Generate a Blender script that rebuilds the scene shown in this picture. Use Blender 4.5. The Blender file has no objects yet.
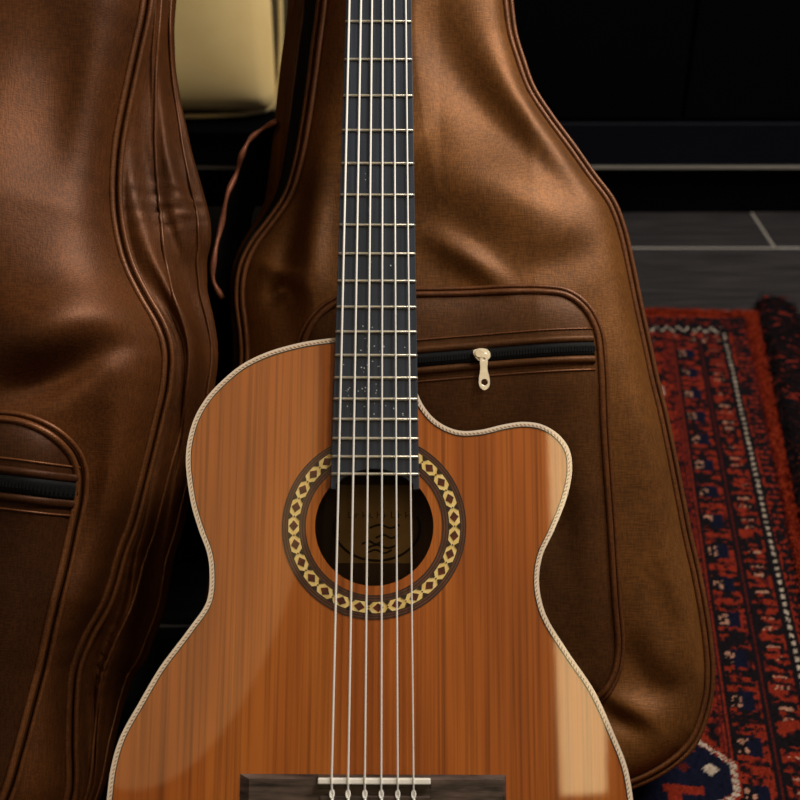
import bpy, bmesh, math, random
import numpy as np
from mathutils import Vector, Matrix
random.seed(7); RNG = np.random.default_rng(7)
SC = bpy.context.scene
COL = SC.collection

# ---------------------------------------------------------------- camera, world, light
H = 0.853; PITCH = math.radians(31); FPX = 1200.0
X_ = np.array([1., 0, 0]); F_ = np.array([0, math.cos(PITCH), -math.sin(PITCH)])
U_ = np.array([0, math.sin(PITCH), math.cos(PITCH)]); CAM = np.array([0, 0, H])
cd = bpy.data.cameras.new('camera'); cam = bpy.data.objects.new('camera', cd); COL.objects.link(cam)
cam.location = (0, 0, H); cam.rotation_euler = (math.radians(90) - PITCH, 0, 0)
cd.sensor_width = 36; cd.lens = FPX * 36 / 800; cd.clip_start = 0.05
cd.dof.use_dof = True; cd.dof.focus_distance = 0.93; cd.dof.aperture_fstop = 7.5
SC.camera = cam
SC.view_settings.view_transform = 'Standard'; SC.view_settings.look = 'None'
SC.view_settings.exposure = 0.05; SC.view_settings.gamma = 1.0; SC.view_settings.use_curve_mapping = False
w = bpy.data.worlds.new('world'); SC.world = w; w.use_nodes = True
w.node_tree.nodes['Background'].inputs[0].default_value = (0.55, 0.68, 1.0, 1)
w.node_tree.nodes['Background'].inputs[1].default_value = 0.022

def area(name, corners_center, sx, sy, rot, L, col):
    l = bpy.data.lights.new(name, 'AREA'); l.shape = 'RECTANGLE'; l.size = sx; l.size_y = sy
    l.energy = L * math.pi * sx * sy; l.color = col
    o = bpy.data.objects.new(name, l); COL.objects.link(o); o.location = corners_center; o.rotation_euler = rot
    return o
# narrow roof window (its reflection is the pale patch along the guitar's right edge)
area('roof_window_light_right', (.605, -1.73, 2.4), .17, 1.80, (0, 0, math.radians(5.9)), 9.0, (1.0, 0.74, 0.36))
# round-cornered roof window on the left and a small pane below it, both mirrored in the glossy top
k_ = area('roof_window_light_left', (-0.74, -1.28, 2.4), 0.86, 2.7, (0, 0, math.radians(-13)), .95, (1.0, 0.68, 0.30)); k_.data.shape = 'ELLIPSE'
area('roof_pane_light', (-.97, -2.38, 2.4), .12, .22, (0, 0, math.radians(-25)), 2.6, (1.0, 0.74, 0.56))
# the main daylight: a tall side window high on the right
k_ = area('side_window_light', (1.55, 1.38, 2.25), .60, .80, (0, 0, 0), 30.0, (1.0, 0.91, 0.78))
k_.rotation_euler = (Vector((0.05, .85, .35)) - k_.location).to_track_quat('-Z', 'Y').to_euler()
# added overhead fill light, brightens the left bag beside its pocket
area('ceiling_lamp_light', (.85, .72, 2.4), .42, .42, (0, 0, 0), 44.0, (1.0, 0.90, 0.76))
# added weak fill light from the front left
k_ = area('left_window_light', (-1.7, -.45, 1.5), .5, .8, (0, 0, 0), .8, (1.0, 0.86, 0.70))
k_.rotation_euler = (Vector((0.05, .85, .35)) - k_.location).to_track_quat('-Z', 'Y').to_euler()

# ---------------------------------------------------------------- helpers
def ray(px, py): return F_ + X_ * (px - 400) / FPX + U_ * (400 - py) / FPX
class Frame:
    """a plane in the room: origin, u (right), v (up along the plane), n (towards the room)"""
    def __init__(s, o, v, n, roll=0.0):
        s.o = np.array(o, float); v = np.array(v, float); n = np.array(n, float); n /= np.linalg.norm(n)
        v = v / np.linalg.norm(v); v = v - n * (v @ n); v /= np.linalg.norm(v); u = np.cross(v, n)
        c, q = math.cos(roll), math.sin(roll)
        s.u = u * c + v * q; s.v = v * c - u * q; s.n = n
    def px(s, x, y, z=0.0):
        r = ray(x, y); o = s.o + s.n * z; t = ((o - CAM) @ s.n) / (r @ s.n); h = CAM + r * t - s.o
        return (h @ s.u, h @ s.v)
    def toscreen(s, P):
        P = np.asarray(P, float); w_ = s.o + P[..., 0:1] * s.u + P[..., 1:2] * s.v + (P[..., 2:3] * s.n if P.shape[-1] > 2 else 0)
        d = w_ - CAM; Z = d @ F_
        return 400 + FPX * (d @ X_) / Z, 400 - FPX * (d @ U_) / Z
    def matrix(s):
        m = Matrix.Identity(4)
        for i in range(3):
            m[i][0] = s.u[i]; m[i][1] = s.v[i]; m[i][2] = s.n[i]; m[i][3] = s.o[i]
        return m
def mesh(name, V, Fc, smooth=False):
    me = bpy.data.meshes.new(name); me.from_pydata([tuple(map(float, v)) for v in V], [], [tuple(int(i) for i in f) for f in Fc]); me.update()
    if smooth: me.polygons.foreach_set('use_smooth', [True] * len(me.polygons))
    return me
def link(name, me, mat=None, parent=None):
    o = bpy.data.objects.new(name, me); COL.objects.link(o)
    if mat is not None and not me.materials: me.materials.append(mat)
    if parent is not None: o.parent = parent
    return o
def obj(name, V, Fc, mat, parent=None, smooth=False, bevel=0, auto=None):
    o = link(name, mesh(name, V, Fc, smooth), mat, parent)
    if bevel:
        b = o.modifiers.new('bevel', 'BEVEL'); b.width = bevel; b.segments = 2; b.limit_method = 'ANGLE'; b.harden_normals = False
    return o
def empty(name, frame_or_loc, label, cat, group=None):
    o = bpy.data.objects.new(name, None); COL.objects.link(o); o.empty_display_size = 0.05
    if isinstance(frame_or_loc, Frame): o.matrix_world = frame_or_loc.matrix()
    else: o.location = frame_or_loc
    o['label'] = label; o['category'] = cat
    if group: o['group'] = group
    return o
def struct(o): o['kind'] = 'structure'; return o
def stuff(o): o['kind'] = 'stuff'; return o
def box(x0, x1, y0, y1, z0, z1):
    V = [(x, y, z) for z in (z0, z1) for y in (y0, y1) for x in (x0, x1)]
    Fc = [(0, 2, 3, 1), (4, 5, 7, 6), (0, 1, 5, 4), (2, 6, 7, 3), (0, 4, 6, 2), (1, 3, 7, 5)]
    return V, Fc
def joinm(*parts):
    V = []; Fc = []
    for v, f in parts:
        b = len(V); V += [tuple(q) for q in v]; Fc += [tuple(i + b for i in q) for q in f]
    return V, Fc
def catmull(P, per=12, closed=False):
    P = np.array(P, float); n = len(P); out = []
    for i in range(n if closed else n - 1):
        if closed: p0, p1, p2, p3 = P[(i - 1) % n], P[i], P[(i + 1) % n], P[(i + 2) % n]
        else: p0, p1, p2, p3 = P[max(i - 1, 0)], P[i], P[i + 1], P[min(i + 2, n - 1)]
        d1 = max(np.linalg.norm(p1 - p0), 1e-6) ** .5; d2 = max(np.linalg.norm(p2 - p1), 1e-6) ** .5; d3 = max(np.linalg.norm(p3 - p2), 1e-6) ** .5
        if np.allclose(p0, p1): p0 = p1 - (p2 - p1); d1 = d2
        if np.allclose(p2, p3): p3 = p2 + (p2 - p1); d3 = d2
        m1 = (p1 - p0) / d1 - (p2 - p0) / (d1 + d2) + (p2 - p1) / d2
        m2 = (p2 - p1) / d2 - (p3 - p1) / (d2 + d3) + (p3 - p2) / d3
        m1 *= d2; m2 *= d2
        for k in range(per):
            t = k / per
            out.append((2 * t**3 - 3 * t**2 + 1) * p1 + (t**3 - 2 * t**2 + t) * m1 + (-2 * t**3 + 3 * t**2) * p2 + (t**3 - t**2) * m2)
    if not closed: out.append(P[-1])
    return np.array(out)
def resample(P, step, closed=False):
    P = np.array(P, float)
    if closed: P = np.vstack([P, P[:1]])
    s = np.r_[0, np.cumsum(np.linalg.norm(np.diff(P, axis=0), axis=1))]
    n = max(3, int(round(s[-1] / step))); t = np.linspace(0, s[-1], n + 1)
    Q = np.stack([np.interp(t, s, P[:, k]) for k in range(P.shape[1])], 1)
    return Q[:-1] if closed else Q
def normals2(P, closed=True):
    if closed: T = np.roll(P, -1, 0) - np.roll(P, 1, 0)
    else: T = np.gradient(P, axis=0)
    T = T[:, :2] / np.maximum(np.linalg.norm(T[:, :2], axis=1, keepdims=True), 1e-9)
    return np.stack([T[:, 1], -T[:, 0]], 1)          # right of travel
def ccw(P):
    a = np.sum(P[:, 0] * np.roll(P[:, 1], -1) - np.roll(P[:, 0], -1) * P[:, 1])
    return P if a > 0 else P[::-1].copy()
def loft(rings, closed_ring=True):
    """rings: list of (N,3) arrays"""
    V = np.concatenate(rings); n = len(rings[0]); Fc = []
    m = n if closed_ring else n - 1
    for r in range(len(rings) - 1):
        for i in range(m):
            j = (i + 1) % n
            Fc.append((r * n + i, r * n + j, (r + 1) * n + j, (r + 1) * n + i))
    return V, Fc
def tube(P, r, seg=8, closed=False, cap=True):
    P = np.array(P, float); n = len(P); r = np.broadcast_to(r, (n,))
    T = (np.roll(P, -1, 0) - np.roll(P, 1, 0)) if closed else np.gradient(P, axis=0)
    T /= np.maximum(np.linalg.norm(T, axis=1, keepdims=True), 1e-9)
    ref = np.array([0, 0, 1.]) if abs(T[:, 2]).max() < .95 else np.array([0.3, 1., 0.1]); rings = []
    for i in range(n):
        a = np.cross(T[i], ref); a /= max(np.linalg.norm(a), 1e-9); b = np.cross(a, T[i])
        ph = np.linspace(0, 2 * math.pi, seg, endpoint=False)
        rings.append(P[i] + r[i] * (np.cos(ph)[:, None] * a + np.sin(ph)[:, None] * b))
    V = np.concatenate(rings); Fc = []
    for i in range(n if closed else n - 1):
        q = (i + 1) % n
        for k in range(seg):
            j = (k + 1) % seg
            Fc.append((i * seg + k, i * seg + j, q * seg + j, q * seg + k))
    if cap and not closed: Fc += [tuple(range(seg))[::-1], tuple(range((n - 1) * seg, n * seg))]
    return V, Fc
def prism(P, z0, z1, holes=()):
    """closed outline(s) extruded between z0 and z1, filled, holes allowed"""
    bm = bmesh.new(); loops = []
    for Q in (P, *holes):
        vs = [bm.verts.new((q[0], q[1], z1)) for q in Q]
        es = [bm.edges.new((vs[i], vs[(i + 1) % len(vs)])) for i in range(len(vs))]; loops.append((vs, es))
    bmesh.ops.triangle_fill(bm, use_beauty=True, use_dissolve=False, edges=[e for l in loops for e in l[1]])
    top = list(bm.faces)
    for f in top:
        if f.normal.z < 0: f.normal_flip()
    bm.verts.index_update()
    idx = {}
    for l in loops:
        for v in l[0]: idx[v] = bm.verts.new((v.co.x, v.co.y, z0))
    for f in top:
        bm.faces.new([idx[v] for v in reversed(f.verts)])
    for l in loops:
        vs = l[0]
        for i in range(len(vs)):
            a, b = vs[i], vs[(i + 1) % len(vs)]
            try: bm.faces.new((a, idx[a], idx[b], b))
            except ValueError: pass
    bmesh.ops.recalc_face_normals(bm, faces=bm.faces)
    me = bpy.data.meshes.new('m'); bm.to_mesh(me); bm.free(); return me
def circle(cx, cy, r, n=96, a0=0, a1=None):
    t = np.linspace(0, 2 * math.pi, n, endpoint=False)
    return np.stack([cx + r * np.cos(t), cy + r * np.sin(t)], 1)
def annulus(cx, cy, r0, r1, z0, z1, n=120):
    A = [np.c_[circle(cx, cy, r, n), np.full(n, z)] for r, z in ((r0, z0), (r0, z1), (r1, z1), (r1, z0))]
    return loft(A)
_p = np.random.default_rng(3).random((64, 64))
def noise2(x, y, s=1.0, seed=0):
    x = np.asarray(x) * s + 17.3 * seed; y = np.asarray(y) * s + 9.1 * seed
    xi = np.floor(x).astype(int); yi = np.floor(y).astype(int); fx = x - xi; fy = y - yi
    fx = fx * fx * (3 - 2 * fx); fy = fy * fy * (3 - 2 * fy); g = lambda a, b: _p[a % 64, b % 64]
    return (g(xi, yi) * (1 - fx) + g(xi + 1, yi) * fx) * (1 - fy) + (g(xi, yi + 1) * (1 - fx) + g(xi + 1, yi + 1) * fx) * fy - .5
def S(r, g, b):
    f = lambda c: (c / 255 / 12.92) if c / 255 <= .04045 else ((c / 255 + .055) / 1.055) ** 2.4
    return (f(r), f(g), f(b), 1)

# ---------------------------------------------------------------- materials
def newmat(name, base=(.5, .5, .5, 1), rough=.5, metal=0, coat=0, coat_r=.05, spec=.5, sheen=0):
    m = bpy.data.materials.new(name); m.use_nodes = True; n = m.node_tree.nodes; b = n['Principled BSDF']
    b.inputs['Base Color'].default_value = base; b.inputs['Roughness'].default_value = rough; b.inputs['Metallic'].default_value = metal
    b.inputs['Coat Weight'].default_value = coat; b.inputs['Coat Roughness'].default_value = coat_r
    b.inputs['Specular IOR Level'].default_value = spec; b.inputs['Sheen Weight'].default_value = sheen
    return m, m.node_tree, b
def nd(t, typ, **kw):
    n = t.nodes.new(typ)
    for k, v in kw.items():
        if k in n.inputs: n.inputs[k].default_value = v
        else: setattr(n, k, v)
    return n
def ramp(t, stops):
    r = t.nodes.new('ShaderNodeValToRGB'); e = r.color_ramp.elements
    while len(e) < len(stops): e.new(.5)
    for q, (p, c) in zip(e, stops): q.position = p; q.color = c
    return r
def objcoord(t, scale=(1, 1, 1)):
    tc = t.nodes.new('ShaderNodeTexCoord'); mp = t.nodes.new('ShaderNodeMapping'); mp.inputs['Scale'].default_value = scale
    t.links.new(tc.outputs['Object'], mp.inputs['Vector']); return mp
def varied(name, c0, c1, scale=(1, 1, 1), nscale=5, rough=.5, bump=0, detail=4, **kw):
    """two-tone noise material in object space (stretched by scale), optional bump"""
    m, t, b = newmat(name, c0, rough, **kw); mp = objcoord(t, scale)
    n = nd(t, 'ShaderNodeTexNoise', Scale=nscale, Detail=detail, Roughness=.6); t.links.new(mp.outputs[0], n.inputs['Vector'])
    r = ramp(t, [(.32, c0), (.68, c1)]); t.links.new(n.outputs['Fac'], r.inputs[0]); t.links.new(r.outputs[0], b.inputs['Base Color'])
    if bump:
        bp = nd(t, 'ShaderNodeBump', Strength=bump, Distance=.001); t.links.new(n.outputs['Fac'], bp.inputs['Height']); t.links.new(bp.outputs[0], b.inputs['Normal'])
    return m

def cedar():
    m, t, b = newmat('cedar_soundboard', rough=.42, coat=.9, coat_r=.03, spec=.3)
    mp = objcoord(t, (1, .008, 1)); L = t.links
    n1 = nd(t, 'ShaderNodeTexNoise', Scale=420, Detail=2, Roughness=.6); L.new(mp.outputs[0], n1.inputs['Vector'])
    mp2 = objcoord(t, (1, .10, 1)); n2 = nd(t, 'ShaderNodeTexNoise', Scale=22, Detail=3, Roughness=.55); L.new(mp2.outputs[0], n2.inputs['Vector'])
    mp3 = objcoord(t, (1, .006, 1)); n3 = nd(t, 'ShaderNodeTexNoise', Scale=130, Detail=1); L.new(mp3.outputs[0], n3.inputs['Vector'])
    r2 = ramp(t, [(.25, S(140, 71, 20)), (.5, S(176, 94, 30)), (.75, S(202, 118, 44))]); L.new(n2.outputs['Fac'], r2.inputs[0])
    r1 = ramp(t, [(.30, (.50, .46, .42, 1)), (.55, (1, 1, 1, 1))]); L.new(n1.outputs['Fac'], r1.inputs[0])
    r3 = ramp(t, [(.30, (.40, .34, .30, 1)), (.37, (1, 1, 1, 1))]); L.new(n3.outputs['Fac'], r3.inputs[0])
    mx = nd(t, 'ShaderNodeMix', data_type='RGBA', blend_type='MULTIPLY'); mx.inputs[0].default_value = .8; L.new(r2.outputs[0], mx.inputs[6]); L.new(r1.outputs[0], mx.inputs[7])
    mx2 = nd(t, 'ShaderNodeMix', data_type='RGBA', blend_type='MULTIPLY'); mx2.inputs[0].default_value = .6; L.new(mx.outputs[2], mx2.inputs[6]); L.new(r3.outputs[0], mx2.inputs[7])
    L.new(mx2.outputs[2], b.inputs['Base Color']); return m
def fabric(name, c0, c1, rough=.5, spec=.3, met=.34):
    m, t, b = newmat(name, c0, rough, met, spec=spec); L = t.links
    b.inputs['Sheen Roughness'].default_value = .45
    mp = objcoord(t); n = nd(t, 'ShaderNodeTexNoise', Scale=9, Detail=5, Roughness=.65); L.new(mp.outputs[0], n.inputs['Vector'])
    mpw = objcoord(t, (1, .10, 1)); mpq = objcoord(t, (.10, 1, 1))
    a = nd(t, 'ShaderNodeTexNoise', Scale=900, Detail=1); L.new(mpw.outputs[0], a.inputs['Vector'])
    c = nd(t, 'ShaderNodeTexNoise', Scale=900, Detail=1); L.new(mpq.outputs[0], c.inputs['Vector'])
    ad = nd(t, 'ShaderNodeMath', operation='ADD'); L.new(a.outputs['Fac'], ad.inputs[0]); L.new(c.outputs['Fac'], ad.inputs[1])
    r = ramp(t, [(.3, c0), (.7, c1)]); L.new(n.outputs['Fac'], r.inputs[0])
    r2 = ramp(t, [(.40, (.66, .64, .62, 1)), (.60, (1.25, 1.24, 1.22, 1))]); hf = nd(t, 'ShaderNodeMath', operation='MULTIPLY'); hf.inputs[1].default_value = .5
    L.new(ad.outputs[0], hf.inputs[0]); L.new(hf.outputs[0], r2.inputs[0])
    mx = nd(t, 'ShaderNodeMix', data_type='RGBA', blend_type='MULTIPLY'); mx.inputs[0].default_value = .7
    L.new(r.outputs[0], mx.inputs[6]); L.new(r2.outputs[0], mx.inputs[7]); L.new(mx.outputs[2], b.inputs['Base Color'])
    bp = nd(t, 'ShaderNodeBump', Strength=.3, Distance=.0004); L.new(ad.outputs[0], bp.inputs['Height']); L.new(bp.outputs[0], b.inputs['Normal'])
    return m
M = {}
M['cedar'] = cedar()
M['fabric'] = fabric('brown_bag_fabric', S(88, 53, 22), S(126, 80, 36))
M['fabric_left'] = fabric('red_brown_bag_fabric', S(72, 39, 16), S(104, 60, 26))
M['pocket_fabric'] = fabric('dark_brown_pocket_fabric', S(66, 38, 17), S(92, 57, 27), spec=.2, met=.25)  # bag brown darkened: extra pocket shade put into the colour
M['pocket_fabric_left'] = fabric('dark_red_brown_pocket_fabric', S(48, 25, 11), S(68, 38, 17), spec=.2, met=.25)  # same for the left bag's pocket, shade put into the colour
M['piping'] = fabric('brown_piping', S(84, 48, 24), S(116, 70, 36), rough=.42, spec=.4, met=.3)
M['flap_edge'] = fabric('faded_pink_brown_edge', S(140, 84, 64), S(166, 106, 82))  # piping colour lightened so the flap's edge looks lit
M['black_tape'] = varied('black_zip_tape', S(6, 7, 9), S(12, 13, 16), (1, 1, 1), 300, .75, .3, spec=.2)
M['lining'] = newmat('black_lining', S(6, 4, 4), .9, spec=.08)[0]
M['chrome'] = varied('worn_nickel', S(226, 220, 210), S(244, 240, 232), (1, 1, 1), 200, .32, 0, metal=.6)
M['binding'] = varied('ivory_binding', S(232, 212, 192), S(240, 224, 206), (1, 1, 1), 30, .3, coat=.6)
M['binding_dash'] = newmat('rope_purfling_dash', S(160, 122, 100), .35, coat=.5)[0]
M['dark_line'] = newmat('dark_purfling', S(38, 20, 14), .35, coat=.6)[0]
M['ros_brown'] = varied('rosette_brown', S(74, 38, 30), S(104, 60, 46), (1, 1, 1), 60, .35, coat=.7)
M['ros_dark'] = newmat('rosette_dark', S(40, 18, 12), .35, coat=.7)[0]
M['ros_cream'] = varied('rosette_cream', S(236, 200, 112), S(254, 228, 156), (1, 1, 1), 150, .35, coat=.7)
M['ros_red'] = varied('rosette_red', S(56, 18, 10), S(104, 30, 14), (1, 1, 1), 80, .35, coat=.7)
M['ebony'] = varied('ebony_fretboard', S(30, 38, 50), S(52, 61, 77), (1, .02, 1), 260, .45, .15, spec=.35)  # blue-grey base stands in for sky reflected in the ebony
M['fret'] = newmat('nickel_fret', S(226, 220, 205), .35, .7)[0]
M['nylon'] = newmat('clear_nylon', S(250, 249, 247), .35, 0, spec=.6)[0]
M['wound'] = newmat('silver_wound', S(250, 248, 244), .4, .0)[0]
M['bone'] = varied('bone', S(246, 243, 236), S(253, 251, 246), (1, 1, 1), 60, .35)
M['rosewood'] = varied('dark_rosewood', S(16, 12, 12), S(104, 86, 78), (.35, 2.6, 1), 70, .42, .2, detail=6, spec=.4)
M['side_wood'] = varied('mahogany_side', S(50, 22, 12), S(84, 40, 22), (4, 1, 1), 12, .3, coat=.8)
M['inner_wood'] = varied('bare_inner_wood', S(66, 44, 27), S(88, 60, 36), (1, .05, 1), 120, .7)
M['neck_wood'] = varied('mahogany_neck', S(70, 32, 20), S(98, 48, 30), (6, .5, 1), 20, .35, coat=.5)
M['label'] = varied('yellowed_label', S(150, 116, 66), S(168, 132, 80), (1, 1, 1), 40, .7)
M['label_ink'] = newmat('label_ink', S(34, 22, 16), .7)[0]
M['gold'] = newmat('brass_tuner', S(190, 150, 80), .3, 1)[0]
M['plank'] = varied('dark_wood_plank', S(28, 27, 30), S(56, 53, 55), (1.2, 14, 1), 6, .36, .25, detail=6)
M['grout'] = newmat('grey_grout', S(128, 124, 118), .8)[0]
M['cab_black'] = varied('black_lacquer', S(1, 1, 2), S(3, 3, 5), (1, 1, 1), 3, .6, spec=.06)
M['cab_navy'] = varied('navy_black_lacquer', S(3, 5, 14), S(5, 8, 20), (1, 1, 1), 3, .4, spec=.3)
M['trim'] = newmat('brushed_metal_trim', S(150, 146, 140), .35, .6)[0]
M['cream'] = varied('cream_leather', S(236, 206, 142), S(250, 226, 166), (1, 1, 1), 5, .45, .1)
M['grey_green'] = newmat('olive_grey_panel', S(84, 76, 56), .6)[0]
M['wall'] = varied('charcoal_wall', S(14, 15, 18), S(19, 20, 24), (1, 1, 1), 4, .9)
M['speck'] = newmat('pale_dust', S(200, 205, 210), .8)[0]
def attrmat(name, rough=.9):
    m, t, b = newmat(name, rough=rough, spec=.08); a = nd(t, 'ShaderNodeAttribute'); a.attribute_name = 'yarn'
    t.links.new(a.outputs['Color'], b.inputs['Base Color']); return m
M['yarn'] = attrmat('wool_yarn')

# ---------------------------------------------------------------- the setting: floor of planks, back wall
floor = struct(obj('floor', *box(-2.2, 2.2, -.6, 2.6, -.03, -.0012), M['grout']))
rows = [2.42, 2.1805, 1.9365, 1.692]
while rows[-1] > -.5: rows.append(rows[-1] - .244)
rowjoint = [.1, .657, -.25, .95, .35, -.1, .7]
pcount = 0
for r in range(len(rows) - 1):
    y1, y0 = rows[r] - .002, rows[r + 1] + .002; x = rowjoint[r % 7] - 3.6
    while x < 2.1:
        xa, xb = max(x, -2.2), min(x + 1.2, 2.2)
        if xb - xa > .05:
            dz = random.uniform(-.0006, .0006)
            me = mesh('plank', *box(-(xb - xa) / 2 + .002, (xb - xa) / 2 - .002, -(y1 - y0) / 2, (y1 - y0) / 2, -.006, 0))
            o = link('plank', me, M['plank'], floor); o.location = ((xa + xb) / 2, (y0 + y1) / 2, dz)
            b = o.modifiers.new('bevel', 'BEVEL'); b.width = .0012; b.segments = 1
        x += 1.2
struct(obj('wall_back', *box(-2.2, 2.2, 2.56, 2.66, -.03, 2.4), M['wall']))

# long black sideboard behind everything
sb = empty('sideboard', (0, 2.1, 0), 'long black lacquered cabinet on a recessed plinth behind the bags', 'cabinet')
obj('plinth', *box(-1.9, 1.9, .0, .40, 0, .0925), M['cab_black'], sb)
obj('metal_trim', *box(-1.9, 1.9, -.022, .0, .0915, .0965), M['trim'], sb, bevel=.002)
obj('bottom_rail', *box(-1.9, 1.9, -.018, .40, .0975, .176), M['cab_navy'], sb, bevel=.002)
obj('carcass', *box(-1.9, 1.9, .012, .42, .176, .98), M['cab_black'], sb)
obj('worktop', *box(-1.92, 1.92, -.03, .43, .98, 1.01), M['cab_black'], sb, bevel=.003)
for xa, xb in ((-.16, .50), (.506, 1.17), (1.176, 1.84)):
    dr = obj('door', *box(xa, xb, -.012, .010, .182, .972), M['cab_black'], sb, bevel=.002)
    obj('handle', *box(xb - .05, xb - .035, -.032, -.012, .62, .80), M['cab_black'], dr, bevel=.003)
dr = obj('side_panel', *box(-.226, -.164, -.012, .010, .182, .972), M['grey_green'], sb, bevel=.002)

# cream padded panel / cushion standing against the cabinet
def cushion():
    n, m_ = 40, 40; xs = np.linspace(-1, 1, n); zs = np.linspace(-1, 1, m_); V = []; Fc = []
    W, Hh, D = .30, .33, .055
    for s in (-1, 1):
        for z in zs:
            for x in xs:
                e = (1 - abs(x) ** 7) * (1 - abs(z) ** 7); e = max(e, 0) ** .45
                wv = .012 * noise2(x * 2.2, z * 2.2, 1.0, 4) * e
                V.append((x * W, s * (D * e) + wv, z * Hh))
    for s in range(2):
        for j in range(m_ - 1):
            for i in range(n - 1):
                a = s * n * m_ + j * n + i; q = (a, a + 1, a + n + 1, a + n)
                Fc.append(q if s == 0 else q[::-1])
    return V, Fc
cr = empty('cream_cushion', (-.510, 2.01, .222), 'cream padded cushion panel against the dark cabinet between the two bags', 'cushion')
V, Fc = cushion(); o = obj('cover', V, Fc, M['cream'], cr, smooth=True); o.location = (0, 0, .33)
o = obj('edge_piping', *tube(catmull([(-.3, 0, 0), (-.3, 0, .6), (-.28, 0, .66), (.28, 0, .66), (.3, 0, .62), (.3, 0, .02), (.28, 0, 0), (-.28, 0, 0)], 8, True), .004, 8, True), M['cream'], cr, smooth=True)
ld = obj('shelf', *box(-.55, .42, -.055, .062, -.028, -.016), M['cab_black'], None, bevel=.003); ld.location = (-.50, 2.01, .2215)
ld['label'] = 'black ledge directly under the cream cushion'; ld['category'] = 'shelf'

# added low black bench: props the two bags and blacks out the gap
bn = empty('low_bench', (-.34, 1.19, 0), 'low black padded bench in the dark behind the two bags', 'bench')
obj('seat', *box(-.42, .38, -.115, .115, .25, .335), M['lining'], bn, bevel=.012)
obj('apron', *box(-.40, .36, -.10, .10, .19, .25), M['lining'], bn, bevel=.002)
for x_ in (-.39, .32):
    for y_ in (-.095, .065): obj('leg', *box(x_, x_ + .03, y_, y_ + .03, 0, .19), M['lining'], bn, bevel=.002)
obj('lower_panel', *box(-.36, .32, -.08, .08, .02, .19), M['lining'], bn)

# ---------------------------------------------------------------- gig bags
BL = math.radians(36)
def bag_frame(fwd, z, lean, x, roll, yaw=0.0):
    v = np.array([0, math.sin(lean), math.cos(lean)]); n = np.array([0, -math.cos(lean), math.sin(lean)])
    return Frame((x, fwd, z), v, n, roll)
def segdist(Pu, Pv, poly):
    """distance of many points to a closed polyline"""
    A = poly; B = np.roll(poly, -1, 0); out = np.full(Pu.shape, 1e9)
    for (ax, ay), (bx, by) in zip(A, B):
        dx, dy = bx - ax, by - ay; L2 = dx * dx + dy * dy + 1e-12
        t = np.clip(((Pu - ax) * dx + (Pv - ay) * dy) / L2, 0, 1)
        out = np.minimum(out, (Pu - ax - t * dx) ** 2 + (Pv - ay - t * dy) ** 2)
    return np.sqrt(out)
def fold_field(fr, folds):
    """folds: (path in picture points projected on the bag's plane, half width m, height m)"""
    F2 = []
    for pts, wd, h in folds: F2.append((catmull([fr.px(*q, .03) for q in pts], 5), wd, h))
    def f(u, v):
        z = np.zeros(np.shape(u))
        for P, wd, h in F2:
            best = np.full(np.shape(u), 1e9); taper = np.zeros(np.shape(u)); n = len(P) - 1
            for i in range(n):
                (ax, ay), (bx, by) = P[i], P[i + 1]; dx, dy = bx - ax, by - ay; L2 = dx * dx + dy * dy + 1e-12
                t = np.clip(((u - ax) * dx + (v - ay) * dy) / L2, 0, 1); d = (u - ax - t * dx) ** 2 + (v - ay - t * dy) ** 2
                s = (i + t) / n; k = d < best; best = np.where(k, d, best); taper = np.where(k, s, taper)
            z = z + h * np.exp(-best / (2 * wd * wd)) * (.25 + .75 * np.sin(np.pi * np.clip(taper, 0, 1)))
        return z
    return f
def on_px(fr, zf, x, y):
    u, v = fr.px(x, y)
    for _ in range(4):
        u, v = fr.px(x, y, float(zf(np.array([u]), np.array([v]))[0]))
    return (u, v)
def panel_mesh(outline, zf, nv=220, nu=120):
    """fill a closed outline (convex along each row) with a row grid, z from zf(u,v)"""
    P = ccw(outline); v0, v1 = P[:, 1].min(), P[:, 1].max()
    t = (1 - np.cos(np.linspace(0.0, math.pi, nv))) / 2; lin = np.linspace(0, 1, nv); t = .35 * t + .65 * lin; t[0] = .0008; t[-1] = .9992
    vs = v0 + (v1 - v0) * t; A = P; B = np.roll(P, -1, 0); U = []; Vv = []
    for v in vs:
        k = (A[:, 1] - v) * (B[:, 1] - v) <= 0; k &= abs(A[:, 1] - B[:, 1]) > 1e-12
        x = A[k, 0] + (B[k, 0] - A[k, 0]) * (v - A[k, 1]) / (B[k, 1] - A[k, 1])
        s = np.linspace(0, 1, nu); s = .3 * (1 - np.cos(s * math.pi)) / 2 + .7 * s
        U.append(x.min() + (x.max() - x.min()) * s); Vv.append(np.full(nu, v))
    U = np.array(U); Vv = np.array(Vv); Z = zf(U, Vv)
    V = np.stack([U.ravel(), Vv.ravel(), Z.ravel()], 1); Fc = []
    for j in range(nv - 1):
        for i in range(nu - 1): a = j * nu + i; Fc.append((a, a + 1, a + nu + 1, a + nu))
    return V, Fc
def ribbon(path, width, zf, lift, thick=.0012, ridge=0.0):
    """cloth strip along a local path, following zf"""
    P = resample(path, .004); N = normals2(P, False); offs = [-.5, -.5, -.25, 0, .25, .5, .5]; zz = [-thick, 0, ridge * .7, ridge, ridge * .7, 0, -thick]
    rings = []
    for o_, z_ in zip(offs, zz):
        Q = P[:, :2] + N * o_ * width; rings.append(np.c_[Q, zf(Q[:, 0], Q[:, 1]) + lift + z_])
    return loft(rings, False)
def on_surf(P, zf, lift): return np.c_[P[:, :2], zf(P[:, 0], P[:, 1]) + lift]

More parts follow.
